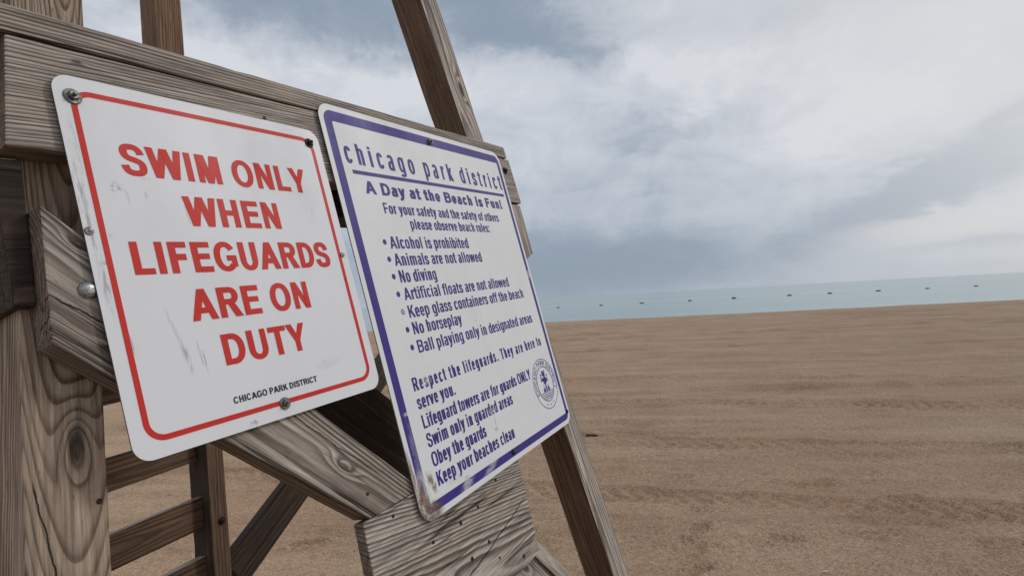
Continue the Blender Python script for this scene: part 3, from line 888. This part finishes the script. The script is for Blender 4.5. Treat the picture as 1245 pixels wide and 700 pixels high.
def sign_paint(name, col, marks, rust, rough=0.38, fade=None, chip=None, spec=0.25):
    m, t, bs = new_mat(name)
    oc = t.n('ShaderNodeTexCoord').outputs['Object']
    dirt = t.noise(t.mapping(oc, scale=(7, 4, 1)), 1.0, 5, 0.65)
    c = t.mix(t.rng(dirt, 0.45, 0.75, 0.0, 0.22), col, tuple(v * 0.72 for v in col))
    fl = t.noise(oc, 420, 2, 0.6)
    c = t.mix(t.rng(fl, 0.68, 0.76, 0.0, 0.35), c, tuple(v * 0.6 for v in col))
    if fade:
        c = t.mix(t.rng(t.noise(t.mapping(oc, scale=(60, 9, 1)), 1.0, 4, 0.7), 0.5, 0.72, 0.0, 0.30), c, fade)
    if chip:
        c = t.mix(mark_mask(t, oc, chip, 0.44, 0.62, 0.95), c, (0.62, 0.62, 0.60))
    if marks:
        c = t.mix(mark_mask(t, oc, marks), c, (0.12, 0.12, 0.125))
    if rust:
        c = t.mix(mark_mask(t, oc, rust, 0.40, 0.62, 0.98), c, t.ramp(t.noise(oc, 90, 4, 0.7), [(0.3, (0.05, 0.028, 0.016)), (0.55, (0.20, 0.115, 0.06)), (0.75, (0.42, 0.33, 0.24))]))
    t.put(bs.inputs['Base Color'], c)
    t.put(bs.inputs['Roughness'], t.rng(dirt, 0.3, 0.7, rough, rough + 0.2))
    bs.inputs['Specular IOR Level'].default_value = spec
    bp = t.n('ShaderNodeBump'); bp.inputs['Strength'].default_value = 0.12; bp.inputs['Distance'].default_value = 0.002
    t.put(bp.inputs['Height'], t.noise(oc, 12, 3, 0.5)); t.nt.links.new(bp.outputs[0], bs.inputs['Normal'])
    return m


def sign(label, group, a0, b0, w, h, rad, paint, edge):
    root = bpy.data.objects.new('beach_sign', None)
    COL.objects.link(root)
    root.matrix_world = T4 @ Matrix.Translation((a0 - 0.0064 * (a0 + w / 2), b0 - 0.0064 * (b0 + h / 2), 0.0045))
    tag(root, label, 'sign')
    pts = rrect(0, 0, w, h, rad, 10)
    bm = bmesh.new()
    lo = [bm.verts.new((x, y, 0)) for x, y in pts]; hi = [bm.verts.new((x, y, 0.0022)) for x, y in pts]
    bm.faces.new(list(reversed(lo))); bm.faces.new(hi)
    n = len(pts)
    for i in range(n):
        f = bm.faces.new((lo[i], lo[(i + 1) % n], hi[(i + 1) % n], hi[i])); f.material_index = 1
    link_bm('panel', bm, [paint, edge], root, Matrix.Identity(4))
    return root


ALU = metal('sheet_edge', (0.30, 0.30, 0.30), 0.45)
Z0 = 0.0025
# ---- the red sign
W1, H1 = 0.4004, 0.4642
scuff1 = [(0.083, 0.112, 0.006, 0.045, 10, 0.75, 420, 40), (0.103, 0.103, 0.005, 0.030, 8, 0.8, 420, 45), (0.074, 0.150, 0.004, 0.04, 12, 0.45, 500, 40),
          (0.045, 0.327, 0.012, 0.010, 30, 0.8, 160, 160), (0.056, 0.316, 0.004, 0.016, 5, 0.5, 300, 90), (0.079, 0.318, 0.003, 0.010, 0, 0.6, 300, 100),
          (0.127, 0.300, 0.003, 0.030, 4, 0.45, 400, 50), (0.007, 0.300, 0.008, 0.10, 2, 0.75, 260, 35), (0.010, 0.205, 0.007, 0.05, 2, 0.7, 260, 45),
          (0.012, 0.375, 0.005, 0.05, 2, 0.4, 300, 50), (0.024, 0.13, 0.004, 0.03, 10, 0.55, 420, 45), (0.028, 0.265, 0.006, 0.006, 0, 0.5, 200, 200),
          (0.016, 0.232, 0.010, 0.006, 0, 0.8, 200, 200), (0.150, 0.006, 0.012, 0.006, 0, 0.9, 200, 260), (0.345, 0.31, 0.0025, 0.015, 0, 0.4, 400, 60),
          (0.083, 0.3415, 0.010, 0.003, -12, 0.5, 200, 400), (0.14, 0.11, 0.003, 0.006, 0, 0.5, 300, 200), (0.30, 0.06, 0.05, 0.012, 8, 0.25, 60, 300)]
white1 = sign_paint('white_sign_paint', (0.750, 0.760, 0.790), scuff1, None)
red = sign_paint('red_sign_paint', (0.58, 0.024, 0.015), [(0.083, 0.3415, 0.012, 0.004, -12, 0.5, 200, 400)], None, 0.42, fade=(0.55, 0.05, 0.04))
black = sign_paint('black_sign_paint', (0.02, 0.02, 0.03), None, None, 0.45)
s1 = sign('square white sign with red lettering that begins SWIM ONLY, screwed to the timber stand', None, 0.34578, -0.0340, W1, H1, 0.021, white1, ALU)
ink_mesh('border', ring_strokes(rrect(0.0160, 0.0178, W1 - 0.0155, H1 - 0.0168, 0.024, 12), rrect(0.0228, 0.0246, W1 - 0.0223, H1 - 0.0236, 0.0172, 12)), Z0, red, s1)
for tx, x0, x1, y, cp in [('SWIM ONLY', 0.0572, 0.3475, 0.3445, 0.0415), ('WHEN', 0.1240, 0.2750, 0.2802, 0.0418), ('LIFEGUARDS', 0.0445, 0.3572, 0.2163, 0.0418),
                          ('ARE ON', 0.1010, 0.2938, 0.1519, 0.0420), ('DUTY', 0.1320, 0.2703, 0.0882, 0.0418)]:
    ink_mesh('lettering', text_strokes(tx, x0, x1, y, cp, s=22.5, h=18.5, p=2.15), Z0, red, s1, 'red word line ' + tx)
ink_mesh('lettering', text_strokes('CHICAGO PARK DISTRICT', 0.1297, 0.2702, 0.0372, 0.0088, s=22, h=19), Z0, black, s1, 'small black line CHICAGO PARK DISTRICT')


def put_bolt(root, x, y, wr, hr, hh, mat, hexa=True, spin=0.3):
    link_bm('bolt', bolt_bm(wr, hr, hh, hexa), mat, root, Matrix.Translation((x, y, 0.0023)) @ Matrix.Rotation(spin, 4, 'Z'))


put_bolt(s1, 0.0195, 0.4372, 0.0098, 0.0058, 0.0062, STEEL, True, 0.35)
put_bolt(s1, 0.3765, 0.4386, 0.0085, 0.0050, 0.0060, IRON, True, 0.1)
put_bolt(s1, 0.2047, 0.0192, 0.0088, 0.0052, 0.0060, STEEL, True, 0.7)
put_bolt(s1, 0.0052, 0.2705, 0.0048, 0.0026, 0.0030, STEEL, False)
put_bolt(s1, 0.3880, 0.2362, 0.0042, 0.0022, 0.0025, STEEL, False)

# ---- the purple sign
W2, H2 = 0.6714, 0.7791
corner = [(0.012, 0.020, 0.030, 0.075, 0, 0.95, 70, 45), (0.040, 0.014, 0.030, 0.022, 0, 0.9, 90, 90), (0.048, 0.060, 0.012, 0.028, 20, 0.9, 160, 80), (0.003, 0.085, 0.008, 0.06, 0, 0.8, 120, 50),
          (0.030, 0.004, 0.04, 0.010, 0, 0.9, 90, 120), (0.340, 0.024, 0.008, 0.006, 0, 0.7, 160, 160)]
scuff2 = [(0.300, 0.105, 0.004, 0.04, 0, 0.7, 420, 40), (0.296, 0.085, 0.010, 0.008, 0, 0.9, 200, 200), (0.085, 0.185, 0.035, 0.006, -28, 0.5, 90, 500), (0.12, 0.05, 0.05, 0.03, 0, 0.3, 120, 90),
          (0.33, 0.335, 0.003, 0.05, 2, 0.35, 400, 40), (0.345, 0.28, 0.003, 0.03, 2, 0.3, 400, 40), (0.47, 0.18, 0.004, 0.02, 10, 0.3, 300, 60), (0.15, 0.03, 0.02, 0.012, 0, 0.5, 160, 160)]
wear2 = [(0.022, 0.050, 0.028, 0.055, 0, 0.9, 90, 45), (0.0895, 0.3728, 0.006, 0.006, 0, 0.95, 260, 260), (0.150, 0.020, 0.035, 0.014, 20, 0.75, 60, 190), (0.24, 0.02, 0.09, 0.012, 25, 0.55, 40, 260),
         (0.028, 0.190, 0.012, 0.006, 0, 0.7, 120, 200), (0.655, 0.42, 0.02, 0.02, 0, 0.6, 160, 160), (0.105, 0.240, 0.02, 0.02, 0, 0.5, 220, 220), (0.024, 0.12, 0.010, 0.08, 0, 0.25, 160, 40),
         (0.30, 0.125, 0.02, 0.012, 0, 0.5, 200, 200)]
white2 = sign_paint('off_white_sign_paint', (0.750, 0.765, 0.770), scuff2, corner)
violet = sign_paint('violet_sign_ink', (0.045, 0.028, 0.225), None, corner[:4], 0.4, fade=(0.065, 0.048, 0.26), chip=wear2)
s2 = sign('large white sign listing beach rules in violet letters, with a round violet seal', None, 0.76711, -0.2860, W2, H2, 0.030, white2, ALU)
ink_mesh('border', ring_strokes(rrect(0.0112, 0.0112, W2 - 0.0098, H2 - 0.0120, 0.021, 12), rrect(0.0300, 0.0275, W2 - 0.0222, H2 - 0.0330, 0.0040, 12)), Z0, violet, s2)
ink_mesh('rule_line', [[[(0.0512, 0.6455), (0.6385, 0.6455), (0.6385, 0.6533), (0.0512, 0.6533)]]], Z0, violet, s2)
head = text_strokes('chicago park district', 0.0415, 0.6415, 0.6660, 0.0420, s=17.5, h=13, p=2.6, X=80, k=0.70)
word, words, edge_x = [], [], None
for st_ in head:
    x_lo = min(a for q in st_ for a, b in q); x_hi = max(a for q in st_ for a, b in q)
    if edge_x is not None and x_lo > edge_x + 0.026:
        words.append(word); word = []
    word.append(st_); edge_x = max(edge_x or 0, x_hi)
words.append(word)
for wd_ in words:
    ink_mesh('lettering', wd_, Z0, violet, s2, 'widely spaced word of the violet heading')
ink_mesh('lettering', text_strokes('A Day at the Beach is Fun!', 0.0735, 0.6085, 0.6082, 0.0258, s=31, h=21, p=2.4, X=76, track=2), Z0, violet, s2, 'bold line A Day at the Beach is Fun!')
BODY = dict(s=19.5, h=14, p=2.9, X=77, track=1.5)
for tx, x0, x1, y, cp, kk in [
    ('For your safety and the safety of others', 0.1125, 0.5707, 0.5703, 0.0222, None), ('please observe beach rules:', 0.1836, 0.5069, 0.5397, 0.0222, None),
    ('Alcohol is prohibited', 0.1031, 0.3853, 0.4980, 0.0250, None), ('Animals are not allowed', 0.1032, 0.4296, 0.4632, 0.0250, None), ('No diving', 0.1060, 0.2266, 0.4293, 0.0250, None),
    ('Artificial floats are not allowed', 0.1052, 0.5294, 0.3943, 0.0245, None), ('Keep glass containers off the beach', 0.1056, 0.5908, 0.3590, 0.0245, None),
    ('No horseplay', 0.1056, 0.2758, 0.3257, 0.0245, None), ('Ball playing only in designated areas', 0.1058, 0.6025, 0.2897, 0.0245, None),
    ('Respect the lifeguards. They are here to', 0.0640, 0.6161, 0.2234, 0.0250, 0.68), ('serve you.', 0.0630, 0.1864, 0.1893, 0.0250, None),
    ('Lifeguard towers are for guards ONLY', 0.0640, 0.5113, 0.1530, 0.0252, None), ('Swim only in guarded areas', 0.0632, 0.3941, 0.1178, 0.0255, None),
    ('Obey the guards', 0.0632, 0.2547, 0.0822, 0.0258, None), ('Keep your beaches clean', 0.0640, 0.3632, 0.0467, 0.0258, None)]:
    ink_mesh('lettering', text_strokes(tx, x0, x1, y, cp, k=kk, **BODY), Z0, violet, s2, 'violet line ' + tx)
for y in (0.5115, 0.4770, 0.4424, 0.4074, 0.3728, 0.3377, 0.3029):
    pts = [(0.0896 + 0.0052 * cos(2 * pi * i / 20), y + 0.0056 * sin(2 * pi * i / 20)) for i in range(20)]
    ink_mesh('bullet', [[pts]], Z0, violet, s2)


# ---- round seal: two rings, circular lettering, a tree over waves
def circ(r_, n=56):
    return [(r_ * cos(2 * pi * i / n), r_ * sin(2 * pi * i / n)) for i in range(n)]


seal = []
for ro, ri in ((0.0660, 0.0642), (0.0470, 0.0458), (0.0442, 0.0433)):
    seal += ring_strokes(circ(ro), circ(ri))
txt = 'CHICAGO PARK DISTRICT'
st, lo, hi = layout(txt, 0.95, 16, 14, 7, 2.2, 74)
f_ = 0.0112 / 100
span = (hi - lo) * f_ / 0.0510
for s_ in st:
    quads_ = []
    for q in s_:
        pts = []
        for a, b in q:
            th = radians(90) + span / 2 - (a - lo) * f_ / 0.0510
            rr = 0.0500 + b * f_
            pts.append((rr * cos(th), rr * sin(th)))
        quads_.append(pts)
    seal.append(quads_)
for a in (-90, -110, -70):
    seal.append([[(0.0557 * cos(radians(a)) + 0.0022 * cos(2 * pi * i / 10), 0.0557 * sin(radians(a)) + 0.0022 * sin(2 * pi * i / 10)) for i in range(10)]])
seal.append([[(-0.0032, -0.020), (0.0032, -0.020), (0.0024, 0.018), (-0.0024, 0.018)]])
rs = random.Random(3)
for i in range(46):
    a, r_ = rs.uniform(0, 2 * pi), sqrt(rs.random()) * 0.021
    cx, cy = r_ * cos(a) * 0.95, 0.018 + r_ * sin(a) * 0.85
    if rs.random() < 0.25: cy -= 0.012; cx *= 0.9
    l_, wd, th = rs.uniform(0.004, 0.0075), rs.uniform(0.0012, 0.0022), rs.uniform(0, pi)
    c_, s_ = cos(th), sin(th)
    seal.append([[(cx + c_ * l_, cy + s_ * l_), (cx - s_ * wd, cy + c_ * wd), (cx - c_ * l_, cy - s_ * l_), (cx + s_ * wd, cy - c_ * wd)]])
for sx in (-1, 1):
    seal.append([[(0, 0.004), (sx * 0.013, 0.016), (sx * 0.0145, 0.0145), (sx * 0.001, 0.000)] if sx < 0 else [(0, 0.004), (0.001, 0.0), (0.0145, 0.0145), (0.013, 0.016)]])
    seal.append([[(sx * 0.006, -0.020), (sx * 0.019, -0.020), (sx * 0.017, -0.011), (sx * 0.009, -0.009)] if sx > 0 else [(-0.019, -0.020), (-0.006, -0.020), (-0.009, -0.009), (-0.017, -0.011)]])
for j in range(4):
    g = Glyph()
    hw = sqrt(max(0.0425 ** 2 - (0.0225 + j * 0.0052) ** 2, 1e-6)) * 0.95
    g.S([(-hw + 2 * hw * i / 30, -0.0225 - j * 0.0052 + 0.0012 * sin(i * 1.3 + j)) for i in range(31)], 0.0016, 0.0016)
    seal += g.polys
seal = [[[(x + 0.5785, y + 0.1255) for x, y in q] for q in s_] for s_ in seal]
ink_mesh('seal', seal, Z0, violet, s2, 'round violet seal with a tree above waves')
put_bolt(s2, 0.3366, 0.7560, 0.0075, 0.0072, 0.0070, STEEL, True, 0.2)
put_bolt(s2, 0.3374, 0.0205, 0.0065, 0.0055, 0.0050, IRON, False)
put_bolt(s2, 0.6560, 0.0300, 0.0060, 0.0048, 0.0050, IRON, False)

# ------------------------------------------------------------------ buoys on the lake
m_dark, t, bs = new_mat('buoy_hull')
oc = t.n('ShaderNodeTexCoord').outputs['Object']
t.put(bs.inputs['Base Color'], t.ramp(t.noise(oc, 4, 4, 0.6), [(0.3, (0.022, 0.022, 0.024)), (0.7, (0.055, 0.052, 0.05))]))
bs.inputs['Roughness'].default_value = 0.5
ORD = ['first', 'second', 'third', 'fourth', 'fifth', 'sixth', 'seventh', 'eighth', 'ninth', 'tenth']


b_proto = None
for i, (x, y, s_) in enumerate([(11.65, 146.5, .8), (22.5, 145.0, 1.1), (32.49, 143.3, 1.0), (44.43, 142.6, 1.0), (55.05, 141.4, 1.15), (68.21, 140.0, 1.15), (76.95, 137.8, 1.0),
                                (87.52, 135.9, 1.05), (97.29, 133.1, .95), (106.62, 130.6, .95)]):
    if b_proto is None:
        bm = bmesh.new()
        lathe(bm, [(0.36, -0.30), (0.55, -0.18), (0.62, 0.0), (0.62, 0.16), (0.52, 0.27), (0.30, 0.33), (0.12, 0.34), (0.10, 0.42), (0.06, 0.46)], 20)
        for v_ in bm.verts: v_.co.x *= 1.15
        root = b_proto = link_bm('buoy', bm, m_dark, smooth=True)
    else:
        root = b_proto.copy(); COL.objects.link(root)
    root.location = (x, y, LAKE)
    root.rotation_euler = (radians(random.uniform(-5, 5)), radians(random.uniform(-5, 5)), radians(random.uniform(-30, 30)))
    s_ *= 0.80
    root.scale = (s_ * random.uniform(0.75, 1.2), s_, s_ * random.uniform(0.75, 1.15))
    tag(root, f'dark buoy floating on the lake, {ORD[i]} from the left in the row', 'buoy', 'dark buoys in a row on the lake')

# ------------------------------------------------------------------ litter on the sand
def ground_z(x, y):
    i = int(np.clip(np.searchsorted(xs, x), 1, nx - 1)); j = int(np.clip(np.searchsorted(ys, y), 1, ny - 1))
    return float(Z[j, i])


driftwood = wood('driftwood', 'dark', seed=5)
bm = bmesh.new()
pr = [(-0.07, 0.010), (-0.05, 0.016), (0.0, 0.014), (0.04, 0.017), (0.075, 0.008)]
rings = []
for i, (x, r_) in enumerate(pr):
    rings.append([bm.verts.new((x, 0.010 * sin(i * 1.1) + r_ * cos(a * pi / 4), r_ * 0.8 * sin(a * pi / 4))) for a in range(8)])
for A, B in zip(rings, rings[1:]):
    for i in range(8): bm.faces.new((A[i], A[(i + 1) % 8], B[(i + 1) % 8], B[i]))
bm.faces.new(list(reversed(rings[0]))); bm.faces.new(rings[-1])
o = link_bm('stick', bm, driftwood, None, None, smooth=True)
o.location = (0.86, 6.88, ground_z(0.86, 6.88) + 0.012); o.rotation_euler = (0, 0, radians(-8))
tag(o, 'short dark stick lying on the sand right of the purple bordered sign', 'stick')
m_sh, t, bs = new_mat('shell')
t.put(bs.inputs['Base Color'], t.ramp(t.noise(t.n('ShaderNodeTexCoord').outputs['Object'], 60, 3, 0.6), [(0.3, (0.45, 0.40, 0.34)), (0.7, (0.68, 0.65, 0.60))]))
bs.inputs['Roughness'].default_value = 0.6
bm = bmesh.new()
cv = bm.verts.new((0, -0.012, 0.009))
fan = [bm.verts.new((0.016 * sin(a), -0.012 + 0.026 * cos(a * 0.62), 0.003 + (0.002 if i % 2 else 0))) for i, a in enumerate(np.linspace(-1.5, 1.5, 11))]
mid = [bm.verts.new((0.010 * sin(a), -0.010 + 0.015 * cos(a * 0.62), 0.0105 + (0.001 if i % 2 else 0))) for i, a in enumerate(np.linspace(-1.5, 1.5, 11))]
for i in range(10):
    bm.faces.new((cv, mid[i], mid[i + 1])); bm.faces.new((mid[i], fan[i], fan[i + 1], mid[i + 1]))
bmesh.ops.recalc_face_normals(bm, faces=bm.faces)
o = link_bm('shell', bm, m_sh)
o.location = (1.76, 3.39, ground_z(1.76, 3.39) + 0.003); o.rotation_euler = (0.25, 0.1, 0.6)
tag(o, 'tiny white shell fragment lying on the sand near the bottom edge', 'shell')
